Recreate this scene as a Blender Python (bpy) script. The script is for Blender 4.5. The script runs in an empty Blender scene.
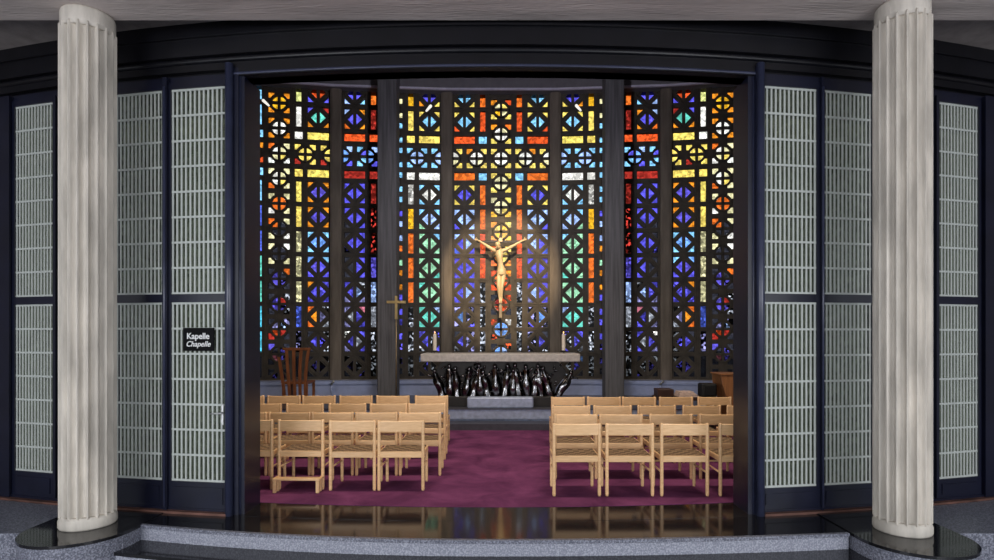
import bpy, math, random
from mathutils import Vector, Matrix
random.seed(7)
PI = math.pi
C = bpy.context.scene.collection
SC = bpy.context.scene
EYE = 1.73
FPX = 570.0
# ---------------------------------------------------------------- camera
cam_d = bpy.data.cameras.new('camera')
cam = bpy.data.objects.new('camera', cam_d); C.objects.link(cam)
cam.location = (0.07, 0, EYE); cam.rotation_euler = (PI/2, 0, 0)
cam_d.sensor_width = 36; cam_d.lens = 36*FPX/994
cam_d.shift_x = -7/994; cam_d.shift_y = 55/994
cam_d.clip_start = .05; cam_d.clip_end = 400
SC.camera = cam
# ---------------------------------------------------------------- view
SC.view_settings.view_transform = 'Standard'
SC.view_settings.look = 'None'
SC.view_settings.exposure = 0.0
SC.view_settings.gamma = 1
SC.view_settings.use_curve_mapping = False
# ---------------------------------------------------------------- world: overcast daylight
W = bpy.data.worlds.new('sky'); SC.world = W; W.use_nodes = True
nt = W.node_tree
bg = nt.nodes['Background']
tc = nt.nodes.new('ShaderNodeTexCoord'); sp = nt.nodes.new('ShaderNodeSeparateXYZ')
rp = nt.nodes.new('ShaderNodeValToRGB')
nt.links.new(tc.outputs['Generated'], sp.inputs[0]); nt.links.new(sp.outputs['Z'], rp.inputs[0])
rp.color_ramp.elements[0].position = 0.0; rp.color_ramp.elements[0].color = (.78, .83, .9, 1)
rp.color_ramp.elements[1].position = .6; rp.color_ramp.elements[1].color = (.88, .94, 1.0, 1)
nt.links.new(rp.outputs[0], bg.inputs[0]); bg.inputs[1].default_value = 1.4

def area(name, loc, target, sx, sy, power, col, spread=PI):
    l = bpy.data.lights.new(name, 'AREA'); l.shape = 'RECTANGLE'; l.size = sx; l.size_y = sy
    l.energy = power; l.color = col; l.spread = spread
    o = bpy.data.objects.new(name, l); C.objects.link(o); o.location = loc
    o.rotation_euler = (Vector(target)-Vector(loc)).to_track_quat('-Z', 'Y').to_euler()
    return o
# hall daylight from behind camera; two unseen panels placed to catch the flute ridges
area('hall_daylight', (-5.5, -4, 2.2), (0, 8, .8), 4, 2.6, 330, (.95, .96, 1.0))
area('hall_daylight', (6.0, -4, 2.2), (0, 8, .8), 4, 2.6, 330, (.95, .96, 1.0))
# ceiling lamps of the chapel
area('chapel_lamp', (-2.4, 6.5, 7.0), (-2.6, 8.1, 0), 2.4, .7, 80, (1, .84, .66), 1.7)
area('chapel_lamp', (2.4, 6.5, 7.0), (2.6, 8.1, 0), 2.4, .7, 80, (1, .84, .66), 1.7)
area('chapel_lamp', (0, 9.3, 7.3), (0, 11.6, .6), 2.0, .6, 45, (1, .93, .85), 2.0)
def spot(name, loc, tgt, ang, power, blend, col, size=.04):
    l = bpy.data.lights.new(name, 'SPOT'); l.energy = power; l.spot_size = math.radians(ang)
    l.spot_blend = blend; l.color = col; l.shadow_soft_size = size
    o = bpy.data.objects.new(name, l); C.objects.link(o); o.location = loc
    o.rotation_euler = (Vector(tgt)-Vector(loc)).to_track_quat('-Z', 'Y').to_euler()
    return o
spot('crucifix_spotlight', (.5, 7.2, 6.9), (0.0, 13.3, 3.25), 24, 3000, .5, (1, .76, .46))
# added unseen fill spot above the lintel, brightening the chapel ceiling and cornice
spot('ceiling_fill', (0, 6.3, 5.0), (0, 12.6, 7.75), 130, 420, 1.0, (.86, .86, 1.0), .15)
# ================================================================ materials
def mat(name, col, rough=.6, metal=0.0, var=.12, scale=6, bump=0.0, bscale=60, spec=.5, stretch=(1,1,1), detail=5, coat=0):
    m = bpy.data.materials.new(name); m.use_nodes = True; n = m.node_tree
    b = n.nodes['Principled BSDF']; L = n.links
    b.inputs['Roughness'].default_value = rough; b.inputs['Metallic'].default_value = metal
    b.inputs['Specular IOR Level'].default_value = spec; b.inputs['Coat Weight'].default_value = coat
    t = n.nodes.new('ShaderNodeTexCoord'); mp = n.nodes.new('ShaderNodeMapping'); mp.inputs['Scale'].default_value = stretch
    L.new(t.outputs['Object'], mp.inputs[0])
    no = n.nodes.new('ShaderNodeTexNoise'); no.inputs['Scale'].default_value = scale; no.inputs['Detail'].default_value = detail
    L.new(mp.outputs[0], no.inputs['Vector'])
    mr = n.nodes.new('ShaderNodeMapRange'); mr.inputs['From Min'].default_value = .3; mr.inputs['From Max'].default_value = .7
    mr.inputs['To Min'].default_value = 1-var; mr.inputs['To Max'].default_value = 1+var
    L.new(no.outputs['Fac'], mr.inputs['Value'])
    vm = n.nodes.new('ShaderNodeVectorMath'); vm.operation = 'SCALE'; vm.inputs[0].default_value = col
    L.new(mr.outputs[0], vm.inputs['Scale']); L.new(vm.outputs[0], b.inputs['Base Color'])
    if bump:
        n2 = n.nodes.new('ShaderNodeTexNoise'); n2.inputs['Scale'].default_value = bscale; n2.inputs['Detail'].default_value = 3
        L.new(mp.outputs[0], n2.inputs['Vector'])
        bp = n.nodes.new('ShaderNodeBump'); bp.inputs['Strength'].default_value = bump; bp.inputs['Distance'].default_value = .01
        L.new(n2.outputs['Fac'], bp.inputs['Height']); L.new(bp.outputs[0], b.inputs['Normal'])
    return m
M = {}
M['frame'] = mat('painted_dark_navy_metal', (.0055, .0068, .019), .34, var=.25, scale=3, bump=.08, bscale=8)
M['lintel'] = mat('lintel_navy_shaded', (.0042, .0042, .0065), .36, var=.3, scale=3, bump=.08, bscale=8, spec=.4)  # frame navy turned near-black, painting in the weaker light on the lintel
M['bead'] = mat('navy_edge_highlight', (.032, .037, .072), .3, var=.2)  # navy lightened to paint in the highlight along posts and beads
M['column'] = mat('pale_cast_stone', (.575, .53, .465), .75, var=.26, scale=7, bump=.6, bscale=30, stretch=(1,1,.25))
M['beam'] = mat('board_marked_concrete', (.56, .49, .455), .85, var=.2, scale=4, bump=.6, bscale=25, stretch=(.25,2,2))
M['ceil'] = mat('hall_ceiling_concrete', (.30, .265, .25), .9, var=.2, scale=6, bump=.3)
M['inner'] = mat('dark_chapel_plaster', (.055, .052, .055), .9, var=.15)
M['ceil2'] = mat('grey_chapel_ceiling', (.16,.15,.165), .9, var=.1)
M['cornice'] = mat('mauve_grey_cornice', (.62, .58, .70), .6, var=.1)
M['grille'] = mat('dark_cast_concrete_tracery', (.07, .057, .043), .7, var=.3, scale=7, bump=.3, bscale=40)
M['mullion'] = mat('grey_brown_concrete_mullion', (.17, .14, .11), .8, var=.25, scale=5, bump=.3, stretch=(2,2,.3))
M['pier'] = mat('board_marked_dark_concrete', (.12, .115, .122), .75, var=.35, scale=9, bump=.5, bscale=20, stretch=(2.5,2.5,.12))
M['polish'] = mat('polished_black_granite', (.010, .010, .012), .10, var=.3, scale=40, spec=.48)
M['granite'] = None
M['basewall'] = mat('blue_grey_painted_base', (.36, .42, .66), .5, var=.1)
M['stepgrey'] = mat('grey_slate_step', (.34, .385, .53), .35, var=.2, scale=12)
M['stepdark'] = mat('dark_slate_tread', (.06, .06, .075), .3, var=.2, scale=12)
M['bronze'] = mat('blackened_bronze', (.17, .165, .17), .13, 1.0, var=.6, scale=14, bump=.25, bscale=24)
M['slab'] = mat('travertine_slab', (.46, .42, .39), .6, var=.18, scale=14, bump=.2)
M['wax'] = mat('ivory_wax', (.75, .66, .56), .5, var=.04)
M['ivory'] = mat('ivory_carved_figure', (.66, .50, .29), .45, var=.08)
M['gold'] = mat('polished_brass', (.85, .62, .30), .28, .85, var=.1)
M['rod'] = mat('aged_brass_rod', (.34, .25, .15), .4, .7, var=.15)
M['darkiron'] = mat('dark_iron', (.03, .026, .024), .45, .5, var=.2)
M['chrome'] = mat('satin_chrome', (.5, .5, .5), .45, .9, var=.05)
M['lattice'] = mat('pale_grey_painted_lattice', (.47, .50, .47), .5, var=.06)
M['redwood'] = mat('red_brown_wood', (.22, .075, .028), .4, var=.3, scale=6, stretch=(6,6,.6))
M['oak'] = mat('tan_brown_wood', (.30,.13,.05), .45, var=.25, scale=6, stretch=(6,6,.6))
M['darkwood'] = mat('very_dark_wood', (.045, .022, .017), .4, var=.3, scale=6)
M['case'] = mat('matt_black_case', (.008, .009, .009), .5, var=.1)
M['paper'] = mat('cream_pink_paper', (.58, .44, .38), .8, var=.2, scale=25)
M['copper'] = mat('rusty_copper_sill', (.13, .06, .045), .6, .2, var=.5, scale=5)
M['sign'] = mat('black_enamel_sign', (.004, .004, .005), .6, var=.05, spec=.1)
M['letter'] = mat('white_lettering', (.8, .8, .8), .6, var=.02)
M['white'] = mat('white_lamp_shell', (.8, .8, .76), .4, var=.02)
_b = M['white'].node_tree.nodes['Principled BSDF']; _b.inputs['Emission Color'].default_value = (1,.97,.88,1); _b.inputs['Emission Strength'].default_value = .9
M['outside'] = mat('pavement_outside', (.12, .125, .12), .9, var=.2)
M['flame'] = bpy.data.materials.new('candle_flame'); M['flame'].use_nodes = True
_b = M['flame'].node_tree.nodes['Principled BSDF']; _b.inputs['Base Color'].default_value = (1,.5,.15,1)
_b.inputs['Emission Color'].default_value = (1,.55,.2,1); _b.inputs['Emission Strength'].default_value = 2.0

def granite(name, c1, c2, rough):
    m = bpy.data.materials.new(name); m.use_nodes = True; n = m.node_tree; L = n.links
    b = n.nodes['Principled BSDF']; b.inputs['Roughness'].default_value = rough
    t = n.nodes.new('ShaderNodeTexCoord')
    v = n.nodes.new('ShaderNodeTexNoise'); v.inputs['Scale'].default_value = 75; v.inputs['Detail'].default_value = 3
    L.new(t.outputs['Object'], v.inputs['Vector'])
    r = n.nodes.new('ShaderNodeValToRGB'); r.color_ramp.elements[0].position = .42; r.color_ramp.elements[1].position = .66
    r.color_ramp.elements[0].color = (*c1, 1); r.color_ramp.elements[1].color = (*c2, 1)
    L.new(v.outputs['Fac'], r.inputs[0]); L.new(r.outputs[0], b.inputs['Base Color'])
    return m
M['granite'] = granite('speckled_grey_granite', (.085,.09,.12), (.30,.31,.37), .42)
M['granite_edge'] = granite('speckled_pale_granite_riser', (.21,.22,.27), (.42,.43,.50), .45)

def wood_mat(name, c1, c2, rough=.32, axis=(1.2, 9, 9)):
    m = bpy.data.materials.new(name); m.use_nodes = True; n = m.node_tree; L = n.links
    b = n.nodes['Principled BSDF']; b.inputs['Roughness'].default_value = rough
    t = n.nodes.new('ShaderNodeTexCoord'); mp = n.nodes.new('ShaderNodeMapping'); mp.inputs['Scale'].default_value = axis
    oi = n.nodes.new('ShaderNodeObjectInfo'); ad = n.nodes.new('ShaderNodeVectorMath'); ad.operation = 'ADD'
    L.new(t.outputs['Object'], ad.inputs[0]); L.new(oi.outputs['Random'], ad.inputs[1]); L.new(ad.outputs[0], mp.inputs[0])
    v = n.nodes.new('ShaderNodeTexNoise'); v.inputs['Scale'].default_value = 7; v.inputs['Detail'].default_value = 6
    L.new(mp.outputs[0], v.inputs['Vector'])
    r = n.nodes.new('ShaderNodeValToRGB'); r.color_ramp.elements[0].position = .3; r.color_ramp.elements[1].position = .7
    r.color_ramp.elements[0].color = (*c1, 1); r.color_ramp.elements[1].color = (*c2, 1)
    L.new(v.outputs['Fac'], r.inputs[0])
    h = n.nodes.new('ShaderNodeHueSaturation'); mr = n.nodes.new('ShaderNodeMapRange')
    mr.inputs['To Min'].default_value = .88; mr.inputs['To Max'].default_value = 1.1
    L.new(oi.outputs['Random'], mr.inputs['Value']); L.new(mr.outputs[0], h.inputs['Value'])
    L.new(r.outputs[0], h.inputs['Color']); L.new(h.outputs[0], b.inputs['Base Color'])
    return m
M['beech'] = wood_mat('pale_beech_wood', (.72,.44,.215), (.84,.55,.29))
def weave_mat():
    m = bpy.data.materials.new('woven_paper_cord'); m.use_nodes = True; n = m.node_tree; L = n.links
    b = n.nodes['Principled BSDF']; b.inputs['Roughness'].default_value = .85
    t = n.nodes.new('ShaderNodeTexCoord')
    ch = n.nodes.new('ShaderNodeTexChecker'); ch.inputs['Scale'].default_value = 16
    ch.inputs['Color1'].default_value = (.27,.17,.09,1); ch.inputs['Color2'].default_value = (.11,.065,.032,1)
    L.new(t.outputs['Object'], ch.inputs['Vector'])
    wv = n.nodes.new('ShaderNodeTexWave'); wv.inputs['Scale'].default_value = 40; L.new(t.outputs['Object'], wv.inputs['Vector'])
    bp = n.nodes.new('ShaderNodeBump'); bp.inputs['Strength'].default_value = .5; bp.inputs['Distance'].default_value = .004
    L.new(wv.outputs['Fac'], bp.inputs['Height']); L.new(bp.outputs[0], b.inputs['Normal'])
    L.new(ch.outputs['Color'], b.inputs['Base Color'])
    return m
M['weave'] = weave_mat()
def carpet_mat():
    m = bpy.data.materials.new('worn_purple_carpet'); m.use_nodes = True; n = m.node_tree; L = n.links
    b = n.nodes['Principled BSDF']; b.inputs['Roughness'].default_value = .95; b.inputs['Specular IOR Level'].default_value = .1
    t = n.nodes.new('ShaderNodeTexCoord')
    v = n.nodes.new('ShaderNodeTexNoise'); v.inputs['Scale'].default_value = 2.2; v.inputs['Detail'].default_value = 6
    v.inputs['Roughness'].default_value = .6; v.inputs['Distortion'].default_value = .6
    L.new(t.outputs['Object'], v.inputs['Vector'])
    r = n.nodes.new('ShaderNodeValToRGB'); r.color_ramp.elements[0].position = .3; r.color_ramp.elements[1].position = .72
    r.color_ramp.elements[0].color = (.080,.019,.062,1); r.color_ramp.elements[1].color = (.20,.054,.142,1)
    L.new(v.outputs['Fac'], r.inputs[0]); L.new(r.outputs[0], b.inputs['Base Color'])
    v2 = n.nodes.new('ShaderNodeTexNoise'); v2.inputs['Scale'].default_value = 300; L.new(t.outputs['Object'], v2.inputs['Vector'])
    bp = n.nodes.new('ShaderNodeBump'); bp.inputs['Strength'].default_value = .4; bp.inputs['Distance'].default_value = .004
    L.new(v2.outputs['Fac'], bp.inputs['Height']); L.new(bp.outputs[0], b.inputs['Normal'])
    return m
M['carpet'] = carpet_mat()
def stained_mat():
    m = bpy.data.materials.new('thick_chipped_coloured_glass'); m.use_nodes = True; n = m.node_tree; L = n.links
    for x in list(n.nodes): n.nodes.remove(x)
    out = n.nodes.new('ShaderNodeOutputMaterial')
    at = n.nodes.new('ShaderNodeAttribute'); at.attribute_name = 'pane'
    t = n.nodes.new('ShaderNodeTexCoord')
    v = n.nodes.new('ShaderNodeTexVoronoi'); v.inputs['Scale'].default_value = 19; L.new(t.outputs['Object'], v.inputs['Vector'])
    sx = n.nodes.new('ShaderNodeSeparateColor'); L.new(v.outputs['Color'], sx.inputs[0])
    # gentle variation for clean panes
    a = n.nodes.new('ShaderNodeMapRange'); a.inputs['To Min'].default_value = .70; a.inputs['To Max'].default_value = 1.25; L.new(sx.outputs[0], a.inputs['Value'])
    # strong chips for dark mottled panes
    c = n.nodes.new('ShaderNodeMapRange'); c.inputs['From Min'].default_value = .5; c.inputs['From Max'].default_value = .95
    c.inputs['To Min'].default_value = .03; c.inputs['To Max'].default_value = 1.5; L.new(sx.outputs[1], c.inputs['Value'])
    mx = n.nodes.new('ShaderNodeMix'); mx.data_type = 'FLOAT'
    L.new(at.outputs['Alpha'], mx.inputs[0]); L.new(a.outputs[0], mx.inputs[2]); L.new(c.outputs[0], mx.inputs[3])
    vm = n.nodes.new('ShaderNodeVectorMath'); vm.operation = 'SCALE'
    L.new(at.outputs['Color'], vm.inputs[0]); L.new(mx.outputs[0], vm.inputs['Scale'])
    tr = n.nodes.new('ShaderNodeBsdfTransparent'); L.new(vm.outputs[0], tr.inputs[0])
    gl = n.nodes.new('ShaderNodeBsdfGlossy'); gl.inputs['Roughness'].default_value = .25; gl.inputs['Color'].default_value = (.6,.6,.6,1)
    ms = n.nodes.new('ShaderNodeMixShader'); ms.inputs[0].default_value = .03
    L.new(tr.outputs[0], ms.inputs[1]); L.new(gl.outputs[0], ms.inputs[2]); L.new(ms.outputs[0], out.inputs[0])
    return m
M['stained'] = stained_mat()
def cathedral_glass():
    m = bpy.data.materials.new('rippled_greenish_glass'); m.use_nodes = True; n = m.node_tree; L = n.links
    b = n.nodes['Principled BSDF']; out = n.nodes['Material Output']
    t = n.nodes.new('ShaderNodeTexCoord'); mp = n.nodes.new('ShaderNodeMapping'); mp.inputs['Scale'].default_value = (1,1,.3)
    L.new(t.outputs['Object'], mp.inputs[0])
    v = n.nodes.new('ShaderNodeTexNoise'); v.inputs['Scale'].default_value = 45; v.inputs['Detail'].default_value = 4; L.new(mp.outputs[0], v.inputs['Vector'])
    r = n.nodes.new('ShaderNodeValToRGB'); r.color_ramp.elements[0].position = .35; r.color_ramp.elements[1].position = .7
    r.color_ramp.elements[0].color = (.17,.195,.15,1); r.color_ramp.elements[1].color = (.34,.37,.28,1)
    L.new(v.outputs['Fac'], r.inputs[0]); L.new(r.outputs[0], b.inputs['Base Color']); b.inputs['Roughness'].default_value = .22
    bp = n.nodes.new('ShaderNodeBump'); bp.inputs['Strength'].default_value = .5; bp.inputs['Distance'].default_value = .01
    L.new(v.outputs['Fac'], bp.inputs['Height']); L.new(bp.outputs[0], b.inputs['Normal'])
    tr = n.nodes.new('ShaderNodeBsdfTransparent'); tr.inputs[0].default_value = (.8,.86,.78,1)
    ms = n.nodes.new('ShaderNodeMixShader'); ms.inputs[0].default_value = .46
    L.new(b.outputs[0], ms.inputs[1]); L.new(tr.outputs[0], ms.inputs[2]); L.new(ms.outputs[0], out.inputs[0])
    return m
M['rippled'] = cathedral_glass()
M['curtain'] = mat('pale_celadon_curtain', (.62, .64, .50), .9, var=.3, scale=5, stretch=(6,1,.15))

# ================================================================ mesh builder
class MB:
    def __init__(s): s.v = []; s.f = []; s.c = []; s.col = None; s.sm = []
    def face(s, idx, smooth=False): s.f.append(idx); s.c.append(s.col); s.sm.append(smooth)
    def add(s, vs, fs, smooth=False):
        b = len(s.v); s.v += [tuple(v) for v in vs]
        for f in fs: s.face([b+i for i in f], smooth)
    def box(s, x0, x1, y0, y1, z0, z1, T=None):
        vs = [(x,y,z) for z in (z0,z1) for x,y in ((x0,y0),(x1,y0),(x1,y1),(x0,y1))]
        if T: vs = [T(v) for v in vs]
        s.add(vs, [(3,2,1,0),(4,5,6,7),(0,1,5,4),(1,2,6,5),(2,3,7,6),(3,0,4,7)])
    def rbox(s, x0, x1, y0, y1, z0, z1, r=.005, T=None):
        # box with chamfered vertical and horizontal edges
        r = min(r, (x1-x0)/2.01, (y1-y0)/2.01, (z1-z0)/2.01)
        def ring(i, z): return [(x0+r+i,y0+i,z),(x1-r-i,y0+i,z),(x1-i,y0+r+i,z),(x1-i,y1-r-i,z),(x1-r-i,y1-i,z),(x0+r+i,y1-i,z),(x0+i,y1-r-i,z),(x0+i,y0+r+i,z)]
        rr = [ring(r*.9, z0), ring(0, z0+r), ring(0, z1-r), ring(r*.9, z1)]
        vs = [v for q in rr for v in q]
        if T: vs = [T(v) for v in vs]
        fs = [tuple(range(7,-1,-1)), tuple(range(24,32))]
        for k in range(3):
            for i in range(8): fs.append((k*8+i, k*8+(i+1)%8, (k+1)*8+(i+1)%8, (k+1)*8+i))
        s.add(vs, fs)
    def prism(s, poly, y0, y1, T):
        # poly: list of (u, z); extruded along w from y0 to y1
        n = len(poly)
        vs = [T((u,y0,z)) for u,z in poly] + [T((u,y1,z)) for u,z in poly]
        fs = [tuple(range(n)), tuple(range(2*n-1,n-1,-1))] + [(i,(i+n),((i+1)%n)+n,(i+1)%n) for i in range(n)]
        s.add(vs, fs)
    def tube(s, p0, p1, r0, r1=None, n=12, smooth=True):
        r1 = r0 if r1 is None else r1
        p0 = Vector(p0); p1 = Vector(p1); d = (p1-p0).normalized()
        a = d.orthogonal().normalized(); b = d.cross(a)
        vs = []
        for p, r in ((p0,r0),(p1,r1)):
            for i in range(n):
                t = 2*PI*i/n; vs.append(p + a*math.cos(t)*r + b*math.sin(t)*r)
        base = len(s.v); s.v += [tuple(v) for v in vs]
        for i in range(n): s.face([base+i, base+(i+1)%n, base+n+(i+1)%n, base+n+i], smooth)
        s.face([base+i for i in range(n-1,-1,-1)]); s.face([base+n+i for i in range(n)])
    def path(s, pts, r, n=8):
        for a, b in zip(pts[:-1], pts[1:]): s.tube(a, b, r, r, n)
        for p in pts[1:-1]: s.ball(p, r, 8, 5)
    def ball(s, c, r, n=12, m=8, sc=(1,1,1)):
        vs = []; fs = []
        for j in range(m+1):
            ph = PI*j/m
            for i in range(n):
                t = 2*PI*i/n
                vs.append((c[0]+r*sc[0]*math.sin(ph)*math.cos(t), c[1]+r*sc[1]*math.sin(ph)*math.sin(t), c[2]+r*sc[2]*math.cos(ph)))
        for j in range(m):
            for i in range(n): fs.append((j*n+i, (j+1)*n+i, (j+1)*n+(i+1)%n, j*n+(i+1)%n))
        s.add(vs, fs, True)
    def lathe(s, c, prof, n=24, smooth=True):
        vs = []; fs = []
        for r, z in prof:
            for i in range(n):
                t = 2*PI*i/n; vs.append((c[0]+r*math.cos(t), c[1]+r*math.sin(t), c[2]+z))
        for j in range(len(prof)-1):
            for i in range(n): fs.append((j*n+i, j*n+(i+1)%n, (j+1)*n+(i+1)%n, (j+1)*n+i))
        s.add(vs, fs, smooth)
        b = len(s.v)-len(vs)
        s.face([b+i for i in range(n-1,-1,-1)]); s.face([b+(len(prof)-1)*n+i for i in range(n)])
    def sweep(s, fn, X0, X1, prof, n):
        # closed profile [(off, z)] swept along X; fn(X, off) -> (x, y)
        k = len(prof); vs = []
        for i in range(n+1):
            X = X0+(X1-X0)*i/n
            for o, z in prof:
                x, y = fn(X, o); vs.append((x, y, z))
        fs = []
        for i in range(n):
            for j in range(k): fs.append((i*k+j, i*k+(j+1)%k, (i+1)*k+(j+1)%k, (i+1)*k+j))
        fs.append(tuple(range(k-1,-1,-1))); fs.append(tuple(n*k+j for j in range(k)))
        s.add(vs, fs)
    def build(s, name, m, parent=None, origin=None, **tags):
        me = bpy.data.meshes.new(name)
        v = s.v
        if origin: v = [(a-origin[0], b-origin[1], c-origin[2]) for a,b,c in v]
        me.from_pydata(v, [], s.f); me.validate()
        if any(s.sm):
            me.polygons.foreach_set('use_smooth', s.sm)
        me.materials.append(m)
        if any(c is not None for c in s.c):
            ca = me.color_attributes.new('pane', 'FLOAT_COLOR', 'CORNER')
            k = 0; arr = []
            for f, c in zip(s.f, s.c): arr += list(c)*len(f)
            ca.data.foreach_set('color', arr)
        me.update()
        o = bpy.data.objects.new(name, me); C.objects.link(o)
        if origin: o.location = origin
        if parent: o.parent = parent
        for a, b in tags.items(): o[a] = b
        return o
def fixn(o):
    import bmesh
    bm = bmesh.new(); bm.from_mesh(o.data); bmesh.ops.recalc_face_normals(bm, faces=bm.faces); bm.to_mesh(o.data); bm.free()
    return o
def thing(name, label, cat, loc=(0,0,0), rz=0, group=None):
    o = bpy.data.objects.new(name, None); C.objects.link(o); o.empty_display_size = .2
    o.location = loc; o.rotation_euler = (0,0,rz); o['label'] = label; o['category'] = cat
    if group: o['group'] = group
    return o
def struct(name, mb, m, parent=None, origin=None):
    o = mb.build(name, m, parent, origin); fixn(o)
    if parent is None: o['kind'] = 'structure'
    return o
def copy_tree(o, parent=None):
    c = o.copy(); C.objects.link(c); c.parent = parent
    for ch in o.children: copy_tree(ch, c)
    return c
# ================================================================ curved front screen
RW, YC = 19.0, 24.29
def wp(X, off=0.0):
    r = RW-off
    return (X, YC-math.sqrt(r*r-X*X))
def arcbox(mb, X0, X1, o0, o1, z0, z1, n=None):
    n = n or max(1, int(abs(X1-X0)/.35))
    mb.sweep(wp, X0, X1, [(o0,z0),(o1,z0),(o1,z1),(o0,z1)], n)
RS, YS = 13.5, 18.3
def stp(X, off=0.0):
    r = RS-off
    return (X, YS-math.sqrt(r*r-X*X)-.02*max(X, 0)**2)
HW = 2.41            # half width of the opening

# ---- floors
fl = MB(); fl.box(-14, 14, -12, 5.6, -.62, -.42); struct('floor', fl, M['granite'])
# platform with arc edge in the middle and straight sides
def platform_poly():
    pts = []
    for i in range(25):
        X = -3.25+6.5*i/24
        pts.append(stp(X))
    return pts
def slab_from_poly(mb, pts, z0, z1):
    n = len(pts)
    mb.add([(x,y,z0) for x,y in pts]+[(x,y,z1) for x,y in pts],
        [tuple(range(n-1,-1,-1)), tuple(range(n,2*n))]+[(i,(i+1)%n,(i+1)%n+n,i+n) for i in range(n)])
def arcs(off, XL=3.25, n=24): return [stp(-XL+(2*XL-.17)*i/n, off) for i in range(n+1)]
# top platform: polished tread (structure), pale granite riser under it
p = MB(); slab_from_poly(p, arcs(.0)+[(3.08,6.0),(-3.25,6.0)], -.03, 0.0); struct('platform_top', p, M['polish'])
p = MB(); slab_from_poly(p, arcs(.012)+[(3.075,5.9),(-3.245,5.9)], -.14, -.03); struct('platform_riser', p, M['granite_edge'])
p = MB(); p.sweep(stp, -3.25, 3.08, [(-.004,-.028),(.03,-.028),(.03,.002),(-.004,.002)], 24); struct('step_nosing', p, M['granite'])
p = MB(); slab_from_poly(p, arcs(-.29, 3.42)+[(3.25,5.6),(-3.42,5.6)], -.17, -.14); struct('step_tread', p, M['polish'])
p = MB(); slab_from_poly(p, arcs(-.275, 3.42)+[(3.25,5.5),(-3.42,5.5)], -.28, -.17); struct('step_riser', p, M['granite_edge'])
p = MB(); slab_from_poly(p, arcs(-.58, 3.42)+[(3.25,5.5),(-3.42,5.5)], -.42, -.28); struct('lower_step', p, M['polish'])
# outer floors level with the platform, left and right
for s in (-1, 1):
    p = MB(); p.box(min(s*3.26, s*9), max(s*3.26, s*9), 4.98, 7.6, -.42, -.004); struct('floor', p, M['granite'])
# rounded pedestals under the columns
for s in (-1, 1):
    cx, cy, r = s*3.70-(.14 if s > 0 else 0), 5.10-(.22 if s > 0 else 0), .46
    pts = [(cx+s*0+r*math.cos(PI+PI*i/24)*1, cy+r*math.sin(PI+PI*i/24)) for i in range(25)]
    top = [(cx+r+ (0), 5.62), (cx-r, 5.62)]
    p = MB(); slab_from_poly(p, pts+top, -.02, .006); a = struct('pedestal_top', p, M['polish'])
    pts2 = [(cx+(x-cx)*.985, cy+(y-cy)*.985) for x,y in pts]
    p = MB(); slab_from_poly(p, pts2+[(cx+r*.985,5.6),(cx-r*.985,5.6)], -.42, -.02); struct('pedestal_base', p, M['granite'])
# ---- chapel carpet, dais
def cp(X, off): return wp(X, off)
p = MB()
pts = [wp(-6.3+12.6*i/30, .43) for i in range(31)]
slab_from_poly(p, pts+[(6.3,13.9),(-6.3,13.9)], -.1, .004); struct('floor', p, M['carpet'])
p = MB(); slab_from_poly(p, [wp(-6.3+12.6*i/30, .0) for i in range(31)]+[wp(6.3-12.6*i/30, .43) for i in range(31)], -.1, 0.001); struct('threshold_strip', p, M['polish'])
p = MB(); p.box(-6.3, 6.3, 10.32, 13.9, .004, .12); struct('dais_step', p, M['stepdark'])
p = MB(); p.box(-6.3, 6.3, 10.66, 13.9, .12, .17); p.box(-6.3, -.012, 10.60, 13.9, .17, .345); p.box(.012, 6.3, 10.60, 13.9, .17, .345); p.box(-.012,.012,10.61,13.9,.17,.345); struct('dais', p, M['stepgrey'])
p = MB(); p.box(-6.3, 6.3, 10.58, 13.9, .345, .36); struct('dais_top', p, M['stepdark'])
# ---- outside ground
p = MB(); p.box(-60, 60, 14.4, 90, -1.0, -.8); struct('ground', p, M['outside'])
# ---- chapel shell
p = MB(); p.box(-6.75, -6.4, 6.7, 14.0, -.1, 8.4); struct('wall_left', p, M['inner'])
p = MB(); p.box(6.4, 6.75, 6.7, 14.0, -.1, 8.4); struct('wall_right', p, M['inner'])
p = MB(); slab_from_poly(p, [wp(-7+14*i/30,.1) for i in range(31)]+[(6.6,12.95),(3.83,13.42),(1.28,13.6),(-1.28,13.6),(-3.83,13.42),(-6.6,12.95)], 7.75, 8.4); struct('ceiling', p, M['ceil2'])
# front wall above the screen
p = MB(); arcbox(p, -7.0, 7.0, .12, .42, 4.72, 8.0, 30); struct('wall_front', p, M['inner'])
# ---- hall ceiling and beam
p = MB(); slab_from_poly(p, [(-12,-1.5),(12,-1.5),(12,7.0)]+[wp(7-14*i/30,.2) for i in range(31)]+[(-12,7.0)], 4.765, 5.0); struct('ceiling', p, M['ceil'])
BZ = 4.64
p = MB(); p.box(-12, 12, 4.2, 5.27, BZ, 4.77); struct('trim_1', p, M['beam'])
# hall side walls (beyond the frame)
for s, nm in ((-1,'left'),(1,'right')):
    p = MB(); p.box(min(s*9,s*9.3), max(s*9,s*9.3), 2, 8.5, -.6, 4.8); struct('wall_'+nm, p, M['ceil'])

# ================================================================ screen frame
fr = MB()
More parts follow.
